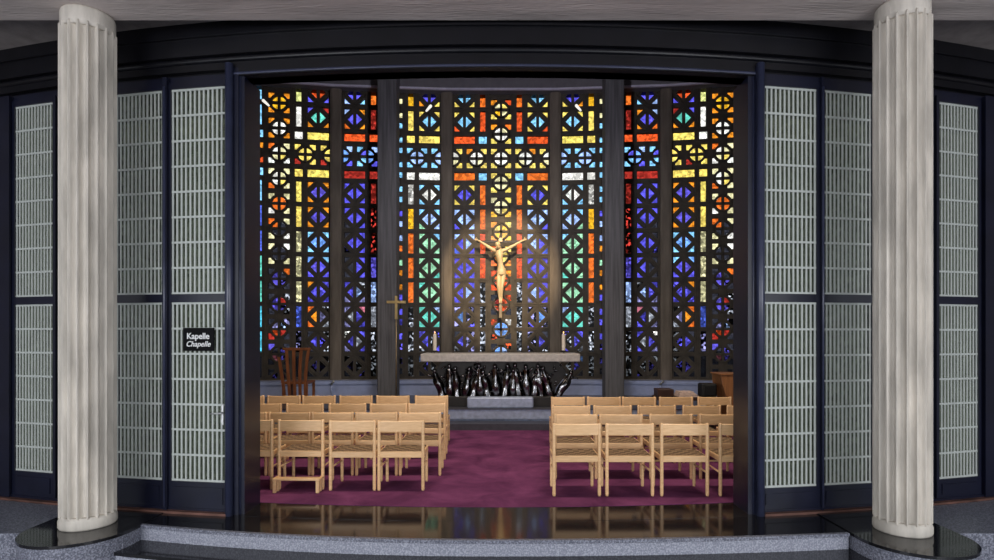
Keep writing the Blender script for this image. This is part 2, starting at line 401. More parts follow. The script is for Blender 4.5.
# lintel: inner band, recesses and mouldings
def arcprof(mb, X0, X1, prof, n=30): mb.sweep(wp, X0, X1, prof, n)
arcbox(fr, -HW-.1, HW+.1, .02, .24, 4.225, 4.30, 20)            # soffit band
lint = fr
arcbox(lint, -7, 7, .10, .24, 4.225, 4.765, 40)
arcbox(lint, -7, 7, -.02, .2, 4.42, 4.60, 40)
arcbox(lint, -7, 7, .03, .2, 4.60, 4.765, 40)
arcbox(lint, -7, 7, .04, .2, 4.30, 4.42, 40)
struct('wall_front', lint, M['lintel'])
def halfround(z, o, r, n=7):
    return [(o-r*math.sin(PI*i/n), z-r*math.cos(PI*i/n)) for i in range(n+1)]
m_ = MB(); arcprof(m_, -7, 7, halfround(4.395, .04, .028), 40); struct('trim_2', m_, M['lintel'])
m_ = MB(); arcprof(m_, -HW-.14, HW+.14, halfround(4.245, .03, .016), 24); struct('trim_3', m_, M['bead'])
m_ = MB(); arcprof(m_, -7, 7, [(-.05,4.585),(.0,4.585),(.0,4.60),(-.05,4.60)], 40); struct('trim_4', m_, M['lintel'])
# jambs
for s in (-1, 1):
    PO = 2.565 if s < 0 else 2.527
    j = MB()
    a, b = sorted((s*(HW+(.022 if s < 0 else .012)), s*(HW+.07))); arcbox(j, a, b, .05, .40, 0, 4.235, 1)
    a, b = sorted((s*(HW+.07), s*(PO+.03))); arcbox(j, a, b, .02, .30, 0, 4.3, 1)
    struct('jamb', j, M['frame'])
    j = MB(); x, y = wp(s*PO, .0); j.tube((x,y,0.0),(x,y,4.33), .038, .038, 16); struct('jamb_post', j, M['bead'])
    j = MB(); x, y = wp(s*(HW+.07), .05); j.tube((x,y,0.0),(x,y,4.25), .012, .012, 10); struct('jamb_bead', j, M['bead'])
# leaves
ZB, ZM0, ZM1, ZT = .30, 2.05, 2.13, 4.14
def lattice(mb, Xa, Xb, z0, z1, rows, cols=12, off=.05):
    xa, ya = wp(Xa, off); xb, yb = wp(Xb, off)
    d = Vector((xb-xa, yb-ya, 0)); Ln = d.length; d.normalize(); nrm = Vector((d.y, -d.x, 0))
    T = lambda v: (xa+d.x*v[0]-nrm.x*v[1], ya+d.y*v[0]-nrm.y*v[1], v[2])
    hw = .0085
    for i in range(cols+1):
        u = hw+(Ln-2*hw)*i/cols
        w = hw if i not in (0, cols) else .011
        mb.box(u-w, u+w, 0, .008, z0, z1, T)
    for k in range(rows+1):
        z = z0+.01+(z1-z0-.02)*k/rows
        mb.box(0, Ln, -.005, .006, z-.010, z+.010, T)
def leaf(name, Xa, Xb, ZB=.30):
    f = MB()
    for (a, b) in ((Xa-.035, Xa), (Xb, Xb+.035)): arcbox(f, a, b, .03, .10, .04, 4.20, 1)
    arcbox(f, Xa, Xb, .03, .10, .04, ZB, 2)
    arcbox(f, Xa, Xb, .03, .10, ZM0, ZM1, 2)
    arcbox(f, Xa, Xb, .03, .10, ZT, 4.20, 2)
    arcbox(f, Xa+.03, Xb-.03, .022, .03, .09, ZB-.05, 2)
    o = struct(name, f, M['frame'])
    for z0, z1, r in ((ZB, ZM0, 7), (ZM1, ZT, 8)):
        l = MB(); lattice(l, Xa, Xb, z0, z1, r); fixn(l.build('lattice', M['lattice'], o))
        g = MB(); arcbox(g, Xa, Xb, .082, .088, z0, z1, 2); fixn(g.build('glass_pane', M['rippled'], o))
    return o
dl = leaf('door_1', -3.20, -2.615); dr = leaf('door_2', 2.565, 3.135, .25)
leaf('door_3', -3.83, -3.295); leaf('door_4', 3.20, 3.75, .25)
leaf('window_1', -5.10, -4.59); leaf('window_2', 4.56, 5.08, .24)
# curtains behind the panels hang a hand's breadth below the head of the glass
def wavy(X0, X1, z0, z1, off, amp=.012):
    mb = MB(); n = int((X1-X0)/.018); vs = []
    for i in range(n+1):
        X = X0+(X1-X0)*i/n; o = off+amp*math.sin(X*55)+amp*.6*math.sin(X*23+1)
        x, y = wp(X, o); vs += [(x,y,z0),(x,y,z1)]
    mb.add(vs, [(2*i,2*i+2,2*i+3,2*i+1) for i in range(n)], True)
    return mb
for nm, a, b, zt in (('left', -3.84, -2.6, 3.88), ('right', 2.56, 3.8, 3.88)):
    o = wavy(a, b, .25, zt, .16).build('curtain', M['curtain'])
    o['label'] = 'pale celadon curtain behind the latticed glass %s of the chapel opening' % nm; o['category'] = 'curtain'
    sm = o.modifiers.new('t', 'SOLIDIFY'); sm.thickness = .004
for nm, a, b in (('left', -5.2, -4.58), ('right', 4.57, 5.18)):
    o = wavy(a, b, .25, 3.9, .16).build('curtain', M['curtain'])
    o['label'] = 'narrow pale curtain behind the outer latticed panel at far %s' % nm; o['category'] = 'curtain'
    sm = o.modifiers.new('t', 'SOLIDIFY'); sm.thickness = .004
# solid parts of the screen between and beyond the leaves
for s in (-1, 1):
    w = MB()
    for (a, b, o0) in ((2.545, 2.575, .02), (3.17, 3.19, .0) if s > 0 else (3.225, 3.27, .0), (3.80, 4.545, .06), (5.14, 5.34, .0), (5.34, 7.0, .06)):
        a, b = sorted((s*a, s*b)); 
        arcbox(w, a, b, o0, .12, 0, 4.25)
    a, b = sorted((s*2.56, s*7)); arcbox(w, a, b, .05, .12, 4.19, 4.26)
    arcbox(w, a, b, .02, .12, 0, .045)
    struct('wall_front', w, M['frame'])
    w = MB(); arcbox(w, a, b, -.035, .02, 0, .022); struct('threshold_strip', w, M['copper'])
# hinges pins between leaves
for s in (-1, 1):
    w = MB(); x, y = wp(-3.247 if s < 0 else 3.18, -.005); w.tube((x,y,.05),(x,y,4.15), .010, .014, 8); struct('trim_5', w, M['bead'])
# door handle on left door
h = MB(); x, y = wp(-2.645, .03)
h.rbox(x-.010, x+.010, y-.008, y, .86, 1.06, .003); h.tube((x,y,.98),(x,y-.05,.98), .009)
h.tube((x+.005,y-.048,.98),(x-.10,y-.048,.975), .009, .008); h.tube((x,y-.008,.90),(x,y-.02,.90), .013)
ho = h.build('door_handle', M['chrome'], dl); ho['label'] = 'chrome lever handle with keyhole plate'

# ================================================================ stained glass apse
P = .578
DG = 13.5
PHI = math.radians(4.5)
BW = 4*P+.25
cols = {
 'R': (.86,.10,.02), 'O': (.95,.30,.02), 'OR': (.90,.17,.02), 'YO': (1.0,.50,.02), 'Y': (1.0,.72,.14), 'PY': (.90,.80,.42),
 'W': (1,.93,.82), 'LB': (.28,.66,.98), 'PB': (.42,.58,1.0), 'B': (.10,.16,.75), 'V': (.13,.11,.80), 'VB': (.13,.10,.62),
 'G': (.36,.74,.42), 'T': (.14,.66,.50), 'TQ': (.10,.62,.80), 'SB': (.20,.42,.98), 'DR': (.42,.03,.02), 'K': (.03,.03,.04), 'GV': (.30,.28,.55), 'GR': (.45,.46,.50), 'YG': (.75,.75,.25), 'RV': (.55,.15,.2)}
def C_(k):
    mott = 0.0
    if k.endswith('*'): k = k[:-1]; mott = 1.0
    elif k.endswith('~'): k = k[:-1]; mott = .45
    r, g, b = cols[k]
    j = random.uniform(.88, 1.08)
    return (math.sqrt(min(1, r*j)), math.sqrt(min(1, g*j)), math.sqrt(min(1, b*j)), mott)
Z0 = .71
ZF = Z0+8*P; ZW0 = ZF+.5*P; ZW1 = ZW0+P; ZC1 = ZW1+.5*P; ZTOP = ZC1+2*P+.5*P
def bay_frame(i):
    # i = -2..2 ; returns centre (x, y) and angle
    if i == 0: return (0.0, DG, 0.0)
    s = 1 if i > 0 else -1
    x, y, a = 0.0, DG, 0.0
    x = BW/2; 
    for k in range(1, abs(i)+1):
        a = k*PHI
        cx, cy = x+BW/2*math.cos(a), y-BW/2*math.sin(a)
        ex, ey = x+BW*math.cos(a), y-BW*math.sin(a)
        if k == abs(i): return (s*cx, cy, -s*a)
        x, y = ex, ey
def make_bay(i, spec, wheels, wrow):
    cx, cy, a = bay_frame(i)
    ca, sa = math.cos(a), math.sin(a)
    def T(v): return (cx+v[0]*ca - v[1]*sa, cy+v[0]*sa+v[1]*ca, v[2])
    g = MB(); q = MB()
    F0, F1 = -.028, .05           # tracery depth range
    G0, G1 = .0, .014
    def pane(poly, k):
        q.col = C_(k); q.prism(poly, G0, G1, T)
    def bar(u0, u1, z0, z1, f=F0): g.box(u0, u1, f, F1, z0, z1, T)
    def cell_frame(u0, u1, z0, z1, bu, bz):
        # fills the ring between the cell edge and its glass
        bar(u0, u0+bu, z0, z1); bar(u1-bu, u1, z0, z1); bar(u0+bu, u1-bu, z0, z0+bz); bar(u0+bu, u1-bu, z1-bz, z1)
        t = .018
        for q0 in ((u0+.012, u0+.012+t, z0+.012, z1-.012),(u1-.012-t, u1-.012, z0+.012, z1-.012)): bar(*q0, F0-.016)
        for q0 in ((u0+.03, u1-.03, z0+.012, z0+.012+t),(u0+.03, u1-.03, z1-.012-t, z1-.012)): bar(*q0, F0-.016)
    def rect(u0, u1, z0, z1, k):
        w, h = u1-u0, z1-z0
        bu = .16*P if w < .8*P else .09*P; bz = .085*P
        if h < .8*P: bz = .09*P
        if w < .8*P and h < .8*P: bu = .1*P
        cell_frame(u0, u1, z0, z1, bu*.9, bz)
        pane([(u0+bu*.9,z0+bz),(u1-bu*.9,z0+bz),(u1-bu*.9,z1-bz),(u0+bu*.9,z1-bz)], k)
    def diamond(uc, zc, ks):
        # ks: (left half, right half, TL, TR, BL, BR)
        cell_frame(uc-.5*P, uc+.5*P, zc-.5*P, zc+.5*P, .093*P, .093*P)
        def P_(pts): return [(uc+x*P, zc+y*P) for x,y in pts]
        for sx, k in ((-1, ks[0]), (1, ks[1])):
            pane(P_([(sx*.052,-.28),(sx*.052,.28),(sx*.315,0)]), k)
        for sx, sz, k in ((-1,1,ks[2]),(1,1,ks[3]),(-1,-1,ks[4]),(1,-1,ks[5])):
            pane(P_([(sx*.41,sz*.41),(sx*.41,sz*.145),(sx*.145,sz*.41)]), k)
            g.prism(P_([(0,sz*.30),(0,sz*.46),(sx*.10,sz*.46),(sx*.46,sz*.10),(sx*.46,0),(sx*.30,0)]), F0+.015, F1, T)
            g.prism(P_([(0,sz*.41),(0,sz*.44),(sx*.44,0),(sx*.41,0)]), F0-.01, F0+.02, T)
        g.box(uc-.06*P, uc+.06*P, F0+.01, F1, zc-.42*P, zc+.42*P, T)
    def wheel(uc, zc, kc, kq, half=0, clipz=None):
        # kc corners (4) kq quadrants (4), order TL TR BL BR ; half -1 keeps left half, 1 right half
        def P_(pts): return [(uc+x*P, zc+y*P) for x,y in pts]
        n = 8
        for idx, (sx, sz) in enumerate(((-1,1),(1,1),(-1,-1),(1,-1))):
            if half and sx != half: continue
            if clipz == 'low' and sz < 0: continue
            ri, rc = .27, .36
            path = []
            for t in range(n+1):
                an = PI/2*t/n; c, s_ = math.cos(an), math.sin(an)
                if t == 0: o = (.5, 0)
                elif t == n: o = (0, .5)
                else: o = None
                path.append((ri*c, ri*s_))
            # ring + region outside the ring up to the corner pane (reach .41 / arc rc)
            def outer(t):
                an = PI/2*t/n; c, s_ = math.cos(an), math.sin(an)
                return (rc*c, rc*s_)
            for t in range(n):
                a0, a1 = path[t], path[t+1]; b0, b1 = outer(t), outer(t+1)
                g.prism(P_([(sx*x,sz*y) for x,y in (a0,b0,b1,a1)]), F0+.01, F1, T)
            # raised rim
            for t in range(n):
                f = lambda r, tt: (sx*r*math.cos(PI/2*tt/n), sz*r*math.sin(PI/2*tt/n))
                g.prism(P_([f(.30,t),f(.33,t),f(.33,t+1),f(.30,t+1)]), F0-.012, F0+.02, T)
            # side fillers between ring and frame, up to the corner pane
            g.prism(P_([(sx*x,sz*y) for x,y in ((.30,0),(.5,0),(.5,.17),(.41,.17),(.318,.17))]), F0+.01, F1, T)
            g.prism(P_([(sx*x,sz*y) for x,y in ((0,.30),(0,.5),(.17,.5),(.17,.41),(.17,.318))]), F0+.01, F1, T)
            g.prism(P_([(sx*x,sz*y) for x,y in ((.41,.1),(.5,.1),(.5,.5),(.41,.41))]), F0, F1, T)
            g.prism(P_([(sx*x,sz*y) for x,y in ((.1,.41),(.1,.5),(.5,.5),(.41,.41))]), F0, F1, T)
            cp_ = [(.41,.41),(.41,.17),(.318,.17)]+[(rc*math.cos(x),rc*math.sin(x)) for x in (.65,.785,.92)]+[(.17,.318),(.17,.41)]
            pane(P_([(sx*x,sz*y) for x,y in cp_]), kc[idx])
            qp = [(.045,.045),(.26,.045)]+[(.27*math.cos(x),.27*math.sin(x)) for x in (.35,.785,1.22)]+[(.045,.26)]
            pane(P_([(sx*x,sz*y) for x,y in qp]), kq[idx])
        if not half:
            lo = -.27 if clipz != 'low' else 0
            g.box(uc-.05*P, uc+.05*P, F0+.012, F1, zc+lo*P, zc+.27*P, T); g.box(uc-.27*P, uc+.27*P, F0+.012, F1, zc-.05*P, zc+.05*P, T)
        else:
            u0, u1 = sorted((uc, uc+half*.05*P)); g.box(u0, u1, F0+.012, F1, zc-.42*P, zc+.42*P, T)
            u0, u1 = sorted((uc, uc+half*.27*P)); g.box(u0, u1, F0+.012, F1, zc-.05*P, zc+.05*P, T)
    # columns of the bay
    for side, dk, rk in ((-1, 'LD', 'LR'), (1, 'RD', 'RR')):
        D = spec[dk]; R = spec[rk]
        uD = side*1.5*P; ur = sorted((side*.5*P, side*1.0*P)); ud = sorted((side*1.0*P, side*2.0*P))
        z = ZC1+2*P
        rect(ur[0], ur[1], z, z+.5*P, R['top']); rect(ud[0], ud[1], z, z+.5*P, R['top'])
        for n_, key in enumerate(('A','B')):
            zc = ZC1+(1.5-n_)*P
            diamond(uD, zc, D[key]); rect(ur[0], ur[1], zc-.5*P, zc+.5*P, R[key])
        rect(ud[0], ud[1], ZW1, ZC1, D['C']); rect(ur[0], ur[1], ZW1, ZC1, R['C'])
        rect(ud[0], ud[1], ZF, ZW0, D['E']); rect(ur[0], ur[1], ZF, ZW0, R['E'])
        for n_ in range(8):
            zc = Z0+(7.5-n_)*P
            diamond(uD, zc, D['F'][n_]); rect(ur[0], ur[1], zc-.5*P, zc+.5*P, R['F'][n_])
        zc = ZW0+.5*P
        kc, kq = wrow[side]
        wheel(side*P, zc, kc, kq); wheel(side*2*P, zc, kc, kq, half=-side)
    for k, (kc, kq) in wheels.items():
        wheel(0, ZW0+.5*P-k*P, kc, kq)
    zc = ZW0+.5*P-9*P
    wheel(0, zc, ('K',)*4, ('VB*',)*4, clipz='low')
    zb = ZW0+.5*P+3*P-.5*P
    bar(-.5*P, .5*P, Z0-.02, zc+.02)
    rect(-.5*P, .5*P, zb, zb+.5*P, spec['topbar'])
    bar(-2*P, 2*P, zb+.45*P, ZTOP+.6)
    e = thing_window(i, T, cx, cy)
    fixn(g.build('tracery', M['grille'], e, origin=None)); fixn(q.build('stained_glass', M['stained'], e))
    return T
def thing_window(i, T, cx, cy):
    e = MB()
    e.box(-2*P, 2*P, -.07, .12, Z0-.06, Z0, T)     # sill rail
    o = struct('window_%d' % (i+5), e, M['mullion'])
    return o
d = lambda a, b=None, tl=None, tr=None, bl=None, br=None: (a, b or a, tl or a, tr or tl or a, bl or tl or a, br or bl or tl or a)
def mirror_d(t): return (t[1], t[0], t[3], t[2], t[5], t[4])
def mirror_col(D): return {k: ([mirror_d(x) for x in v] if k == 'F' else (mirror_d(v) if k in 'AB' else v)) for k, v in D.items()}
q4 = lambda a, b=None: ((a,)*4, (b or a,)*4)
# centre bay
Dc = {'A': d('LB','LB','R','R','Y','Y'), 'B': d('LB','LB','Y','Y','R','Y'), 'C': 'R', 'E': 'OR',
 'F': [d('V','V','Y'), d('PB','PB','PB','PB','V','PB'), d('V','PB','PB','PB','B','V'), d('V','V','VB','V','VB','V'), d('V','PB','VB','V','V','GV~'), d('SB~','GV*','GV*','GV*','GV*','V*'), d('V~','GV*','K','GV*','GR*','GV*'), d('VB*','GR*','K','GV*','K','V*')]}
Rc = {'top': 'R', 'A': 'OR', 'B': 'R', 'C': 'LB', 'E': 'LB', 'F': ['OR','OR','R','R','GR*','GR*','GR*','GV*']}
Wc = {-2: (('O','R','Y','Y'),('PY','Y','YO','PY')), -1: (('O','OR','Y','Y'),('W','PY','W','W')), 0: (('Y','Y','Y','Y'),('W','W','W','W')),
 1: q4('Y','PY'), 2: (('PY','Y','YO','YO'),('PY','PY','PY','Y')), 3: (('O','Y','O','YO'),('Y','YO','YO','YO')), 4: (('OR','Y','OR','O'),('YO','Y','O','Y')),
 5: (('R','O','R','R'),('OR','R','R','R')), 6: (('K','R~','K','K'),('DR','R~','R~','R~')), 7: (('R~','W~','R*','K'),('SB','SB','SB','SB~')), 8: (('K','R*','GV*','GV*'),('SB','PB','GV*','V*'))}
T0 = make_bay(0, {'LD': Dc, 'LR': Rc, 'RD': mirror_col(Dc), 'RR': Rc, 'topbar': 'OR'}, Wc,
   {-1: (('O','Y','Y','Y'),('W','W','W','PY')), 1: (('Y','O','Y','Y'),('W','W','PY','W'))})
# bays 2 and 4 (inner = towards centre)
Di = {'A': d('V','V','O','O','O','Y'), 'B': d('LB','LB','Y'), 'C': 'Y', 'E': 'W',
 'F': [d('W','W','LB'), d('PB','PB','LB','LB','G','PB'), d('G','G','G','LB','G','G'), d('G','G','G','G','G','T'), d('G','G','T','G','G','G'), d('T','T','T','PB~','T','T'), d('V~','GR*','V~','V*','GR*','V~'), d('V*','GR*','SB~','SB~','K','GR*')]}
Ri = {'top': 'O', 'A': 'YO', 'B': 'Y', 'C': 'Y', 'E': 'W', 'F': ['W~','YO','OR','OR','OR','GR*','GR*','GR*']}
Do = {'A': d('V','V','LB','PB','PB','LB'), 'B': d('V','V','PB','O','OR','O'), 'C': 'R', 'E': 'DR',
 'F': [d('V'), d('V','V','V','V','K','V'), d('V','V','K','V','V*','V'), d('K','V','K','V','K','V'), d('V~','PB~','V~','GR*','GV~','GV~'), d('GR~','V~','GV~','RV','GV~','V~'), d('V~','GR~','W*','V~','GV~','V~'), d('VB*','GR*','GR*','K','K','V*')]}
Ro = {'top': 'R', 'A': 'OR', 'B': 'DR~', 'C': 'R', 'E': 'DR', 'F': ['DR~','DR*','DR*','VB~','PB~','GR~','GR*','GR*']}
W2 = {-2: q4('PY','Y'), -1: q4('LB','PB'), 0: q4('LB','LB'), 1: q4('LB','PB'), 2: (('LB','LB','V','V'),('LB','LB','SB','V')), 3: q4('PB','LB'), 4: (('O','OR','G','G'),('K','O','G','G')),
 5: q4('O~','V~'), 6: q4('V','VB'), 7: q4('V~','PB*'), 8: q4('VB*','GR*')}
wl2 = {1: q4('LB','PB'), -1: (('LB','PB','LB','V'),('V','SB','LB','SB'))}
make_bay(-1, {'LD': Do, 'LR': Ro, 'RD': Di, 'RR': Ri, 'topbar': 'Y'}, W2, wl2)
make_bay(1, {'LD': mirror_col(Di), 'LR': Ri, 'RD': mirror_col(Do), 'RR': Ro, 'topbar': 'Y'}, W2, {-1: wl2[1], 1: wl2[-1]})
# outermost bays
D3 = {'A': d('R','R','V','V','V','V'), 'B': d('T','T','V','DR','O','O'), 'C': 'Y', 'E': 'Y',
 'F': [d('VB','VB','O'), d('VB','VB','O'), d('SB','SB','LB'), d('VB','V','SB','LB','V','V'), d('V~','V~','O','V~','V~','V~'), d('O','GV~','OR','GR*','OR','GR~'), d('V~','V*','K','GR*','K','GR*'), d('VB*','V*','K','GR*','K','K')]}
R3 = {'top': 'PY', 'A': 'YG', 'B': 'W', 'C': 'W', 'E': 'Y', 'F': ['Y','Y','PY~','PY~','PY~','B~','GV*','K']}
DD3 = {'A': d('V'), 'B': d('V'), 'C': 'LB', 'E': 'LB', 'F': [d('V')]*4+[d('GV*')]*4}
RR3 = {'top': 'LB', 'A': 'LB', 'B': 'LB', 'C': 'LB', 'E': 'LB', 'F': ['LB','B','B','T','T','TQ','TQ','K']}
W3 = {-2: q4('O','YO'), -1: q4('O','W'), 0: (('OR','PY','W','W'),('W','PY','PY','Y')), 1: (('PY','PY','OR','PY'),('W','PY','W','Y')), 2: (('PY','PY','W','PY'),('OR','OR','OR','OR')),
 3: (('OR','PY','PY','W'),('OR','K','K','K')), 4: (('PY','W','PY','PY'),('K','K','K','K')), 5: (('K','OR','K','K'),('VB~','K','VB','VB*')), 6: (('K','GR*','K','GR*'),('VB~','DR','VB~','VB*')),
 7: (('K','GV*','DR','K'),('GV~','PB*','R~','DR')), 8: (('VB','K','K','K'),('K','VB*','RV~','VB*'))}
wl3 = {1: (('Y','Y','DR','Y'),('Y','Y','Y','Y')), -1: (('R','O','R','R'),('O','O','DR','DR'))}
make_bay(-2, {'LD': DD3, 'LR': RR3, 'RD': D3, 'RR': R3, 'topbar': 'LB'}, W3, wl3)
make_bay(2, {'LD': mirror_col(D3), 'LR': R3, 'RD': DD3, 'RR': RR3, 'topbar': 'LB'}, W3, {-1: wl3[1], 1: wl3[-1]})
# mullions at the joints
JX = []
x, y = BW/2, DG
jl = [(x, y, PHI/2)]
x2, y2 = x+BW*math.cos(PHI), y-BW*math.sin(PHI); jl.append((x2, y2, 1.5*PHI))
x3, y3 = x2+BW*math.cos(2*PHI), y2-BW*math.sin(2*PHI); jl.append((x3, y3, 2*PHI))
for (jx, jy, ja) in jl:
    for s in (-1, 1):
        a = -s*ja; ca, sa = math.cos(a), math.sin(a)
        T = lambda v, s=s, ca=ca, sa=sa, jx=jx, jy=jy: (s*jx+v[0]*ca-v[1]*sa, jy+v[0]*sa+v[1]*ca, v[2])
        mm = MB(); mm.rbox(-.128, .128, -.13, .14, .3, 8.3, .012, T); mm.rbox(-.085, .085, -.155, -.12, .3, 8.3, .01, T); struct('trim_6', mm, M['mullion'])
# wall under the glass, blue-grey base blocks and cornice
def facet_pts(off):
    # polyline through joints, offset towards the viewer
    L_ = [(-x3,y3),(-x2,y2),(-x,y),(x,y),(x2,y2),(x3,y3)]
    return [(a*(1-off/40), b-off) for a, b in L_]
def band(name, m, o0, o1, z0, z1):
    A = facet_pts(o0); B = facet_pts(o1); mb = MB()
    n = len(A)
    vs = [(a[0],a[1],z0) for a in A]+[(b[0],b[1],z0) for b in B]+[(a[0],a[1],z1) for a in A]+[(b[0],b[1],z1) for b in B]
    fs = [(0,n,3*n,2*n),(n-1,3*n-1,4*n-1,2*n-1)]
    for i in range(n-1):
        fs += [(i,i+1,n+i+1,n+i),(2*n+i,3*n+i,3*n+i+1,2*n+i+1),(i,2*n+i,2*n+i+1,i+1),(n+i,n+i+1,3*n+i+1,3*n+i)]
    mb.add(vs, fs); return struct(name, mb, m)
band('wall_back', M['inner'], .08, -.15, .3, Z0-.05)
band('trim_7', M['cornice'], .36, .30, 7.385, 7.43)
band('trim_8', M['ceil2'], .34, -.2, 7.42, 7.8)
# blue-grey base blocks with rounded ends beside the altar
for s in (-1, 1):
    mb = MB(); pr = []
    front = [(s*1.42, 13.05), (s*3.75, 12.88), (s*6.3, 12.35)]
    back = [(s*6.3, 13.25), (s*3.8, 13.3), (s*1.42, 13.42)]
    end = [(s*(1.42-.19*math.sin(PI*t/8)), 13.235+.185*math.cos(PI*t/8)) for t in range(1, 8)]
    pts = front+back+end
    if s < 0: pts = pts[::-1]
    slab_from_poly(mb, pts, .36, .62); o = struct('window_base', mb, M['basewall'])
    mb = MB(); c0 = sum(p_[0] for p_ in pts)/len(pts)
    pts2 = [(a, b-.03 if (a, b) in front else b) for a, b in pts]
    slab_from_poly(mb, pts2, .62, .69); struct('window_ledge', mb, M['basewall'])

# ================================================================ inner piers
for s, nm in ((-1,'left'),(1,'right')):
    t = thing('pier', 'square dark board-marked concrete pier inside the chapel, %s of the altar' % nm, 'pillar', (s*2.46, 12.5, .36), 0)
    mb = MB(); mb.rbox(-.205, .205, -.2, .2, 0, 7.1, .015); fixn(mb.build('shaft', M['pier'], t))
# ================================================================ fluted columns
def fluted(name, x, y, z0, z1, label, k_=1.0):
    t = thing(name, label, 'column', (x, y, z0))
    R0 = .220; NF = 18; H = z1-z0
    mb = MB(); prof = []
    per = 10
    for i in range(NF*per):
        ph = (i % per)/per; th = 2*PI*(i/(NF*per))+.06
        dpt = 0 if ph < .18 else .046*math.sin(PI*(ph-.18)/.82)**.55
        prof.append((th, R0-dpt))
    zs = [(.085, .985), (.10, 1), (H-.15, 1.0), (H-.115, .985)]
    vs = []; n = len(prof)
    for z, k in zs:
        for th, r in prof:
            r = r if k == 1 else (R0-.02)*.97
            vs.append((r*math.cos(th), r*math.sin(th), z))
    fs = []
    for j in range(len(zs)-1):
        for i in range(n): fs.append((j*n+i, j*n+(i+1)%n, (j+1)*n+(i+1)%n, (j+1)*n+i))
    mb.add(vs, fs); mb.build('shaft', M['column'], t)
    b = MB(); b.lathe((0,0,0), [(.216,0),(.224,.015),(.224,.065),(.219,.08),(.208,.11)], 40); b.build('base_ring', M['column'], t)
    c = MB(); c.lathe((0,0,0), [(.205,H-.17),(.21,H-.115),(.21,H-.03),(.205,H-.012),(.195,H)], 40); c.build('capital_ring', M['column'], t)
    return t
fluted('fluted_column', -3.722, 5.2, .006, BZ, 'pale fluted stone column standing in front of the left glazed screen')
fluted('fluted_column', 3.59, 5.04, .006, BZ, 'pale fluted stone column standing in front of the right glazed screen')

# ================================================================ sign
def text_mesh(body, size, shear, m, parent, loc, name, ext=.0015, off=.004):
    cu = bpy.data.curves.new(name, 'FONT'); cu.body = body; cu.size = size; cu.shear = shear; cu.extrude = ext; cu.offset = off
    cu.align_x = 'CENTER'; cu.align_y = 'CENTER'
    o = bpy.data.objects.new(name, cu); C.objects.link(o)
    bpy.context.view_layer.update()
    me = bpy.data.meshes.new_from_object(o.evaluated_get(bpy.context.evaluated_depsgraph_get()))
    bpy.data.objects.remove(o)
    o = bpy.data.objects.new(name, me); C.objects.link(o); me.materials.clear(); me.materials.append(m)
    o.parent = parent; o.location = loc; o.rotation_euler = (PI/2, 0, 0)
    return o
sx_, sy_ = wp(-2.885, .045)
st = thing('door_sign', 'small black sign reading Kapelle Chapelle on the left lattice door', 'sign', (sx_-.012, sy_-.008, 1.575), math.atan2(wp(-2.7)[1]-wp(-3.05)[1], .35))
mb = MB(); mb.rbox(-.165, .165, -.014, 0, 0, .225, .003); fixn(mb.build('sign_plate', M['sign'], st))
text_mesh('Kapelle', .082, 0, M['letter'], st, (0, -.0165, .142), 'lettering', off=.0015)
text_mesh('Chapelle', .074, .3, M['letter'], st, (0, -.0165, .066), 'lettering', off=.0008)

# ================================================================ altar
AX, AY = .0, 11.25
t = thing('altar', 'altar with pale stone slab on a black sculpted figure base', 'altar', (AX, AY, .36))
mb = MB(); mb.rbox(-1.52, 1.52, -.42, .42, .86, 1.01, .012); fixn(mb.build('altar_slab', M['slab'], t))
mb = MB(); mb.rbox(-1.05, 1.05, -.36, .36, 0, .19, .008); fixn(mb.build('base_plinth', M['darkiron'], t))
mb = MB(); mb.rbox(-.62, .62, -.60, -.37, 0, .2, .02); fixn(mb.build('footstone', M['stepgrey'], t))
# sculpted core with flared ends
random.seed(3)
mb = MB()
prof = [(-1.05,.19),(-1.08,.34),(-1.22,.52),(-1.27,.66),(-1.2,.78),(-1.12,.86),(1.12,.86),(1.2,.78),(1.28,.66),(1.22,.52),(1.08,.34),(1.05,.19)]
mb.prism(prof, -.16, .22, lambda v: v)
fixn(mb.build('relief_core', M['darkiron'], t))
def robed(mbf, x, h, lean, yy, sc=1.0):
    # draped figure: bent body with folds, head, one raised arm
    n = 14; rings = 9; vs = []; fs = []
    for j in range(rings):
        f = j/(rings-1); r = (.078-.022*f+.010*math.sin(PI*f)+.012*math.sin(9*f+x*20))*sc
        cxx = x+lean*f*h; 
        for i in range(n):
            a = 2*PI*i/n; rr = r*(1+.22*math.sin(5*a+j*.35))
            vs.append((cxx+rr*math.cos(a), yy+rr*.8*math.sin(a), .19+h*.82*f))
    for j in range(rings-1):
        for i in range(n): fs.append((j*n+i, j*n+(i+1)%n, (j+1)*n+(i+1)%n, (j+1)*n+i))
    mbf.add(vs, fs, True)
    mbf.ball((x+lean*h*1.05, yy-.02, .19+h*.9), .048*sc, 10, 7, (.85,.9,1.15))
    s_ = random.choice((-1,1))
    mbf.tube((x+lean*h*.85+s_*.05, yy-.03, .19+h*.72), (x+lean*h+s_*.14, yy-.08, .19+h*random.uniform(.5,.95)), .022, .015, 8)
xs = [-1.12,-.98,-.84,-.68,-.54,-.38,-.24,-.08,.08,.24,.36,.52,.66,.80,.97,1.11]
for k, xx in enumerate(xs):
    f = MB(); robed(f, xx, random.uniform(.5,.66), random.uniform(-.25,.25)+(.3 if xx > 1 else -.3 if xx < -1 else 0), -.2-random.uniform(0,.05), random.uniform(.85,1.1))
    f.build('relief_figure', M['bronze'], t)
f = MB()
for k in range(95):
    xx = random.uniform(-1.2, 1.2); zz = random.uniform(.28,.8)
    if abs(xx) > .95+zz*.35: continue
    a = random.uniform(-1,1)
    f.tube((xx,-.19,zz),(xx+.09*a,-.22,zz+.1*random.uniform(-.6,1)), random.uniform(.010,.022), .006, 7)
    f.ball((xx,-.185,zz), random.uniform(.014,.03), 8, 6)
f.build('relief_foliage', M['bronze'], t)

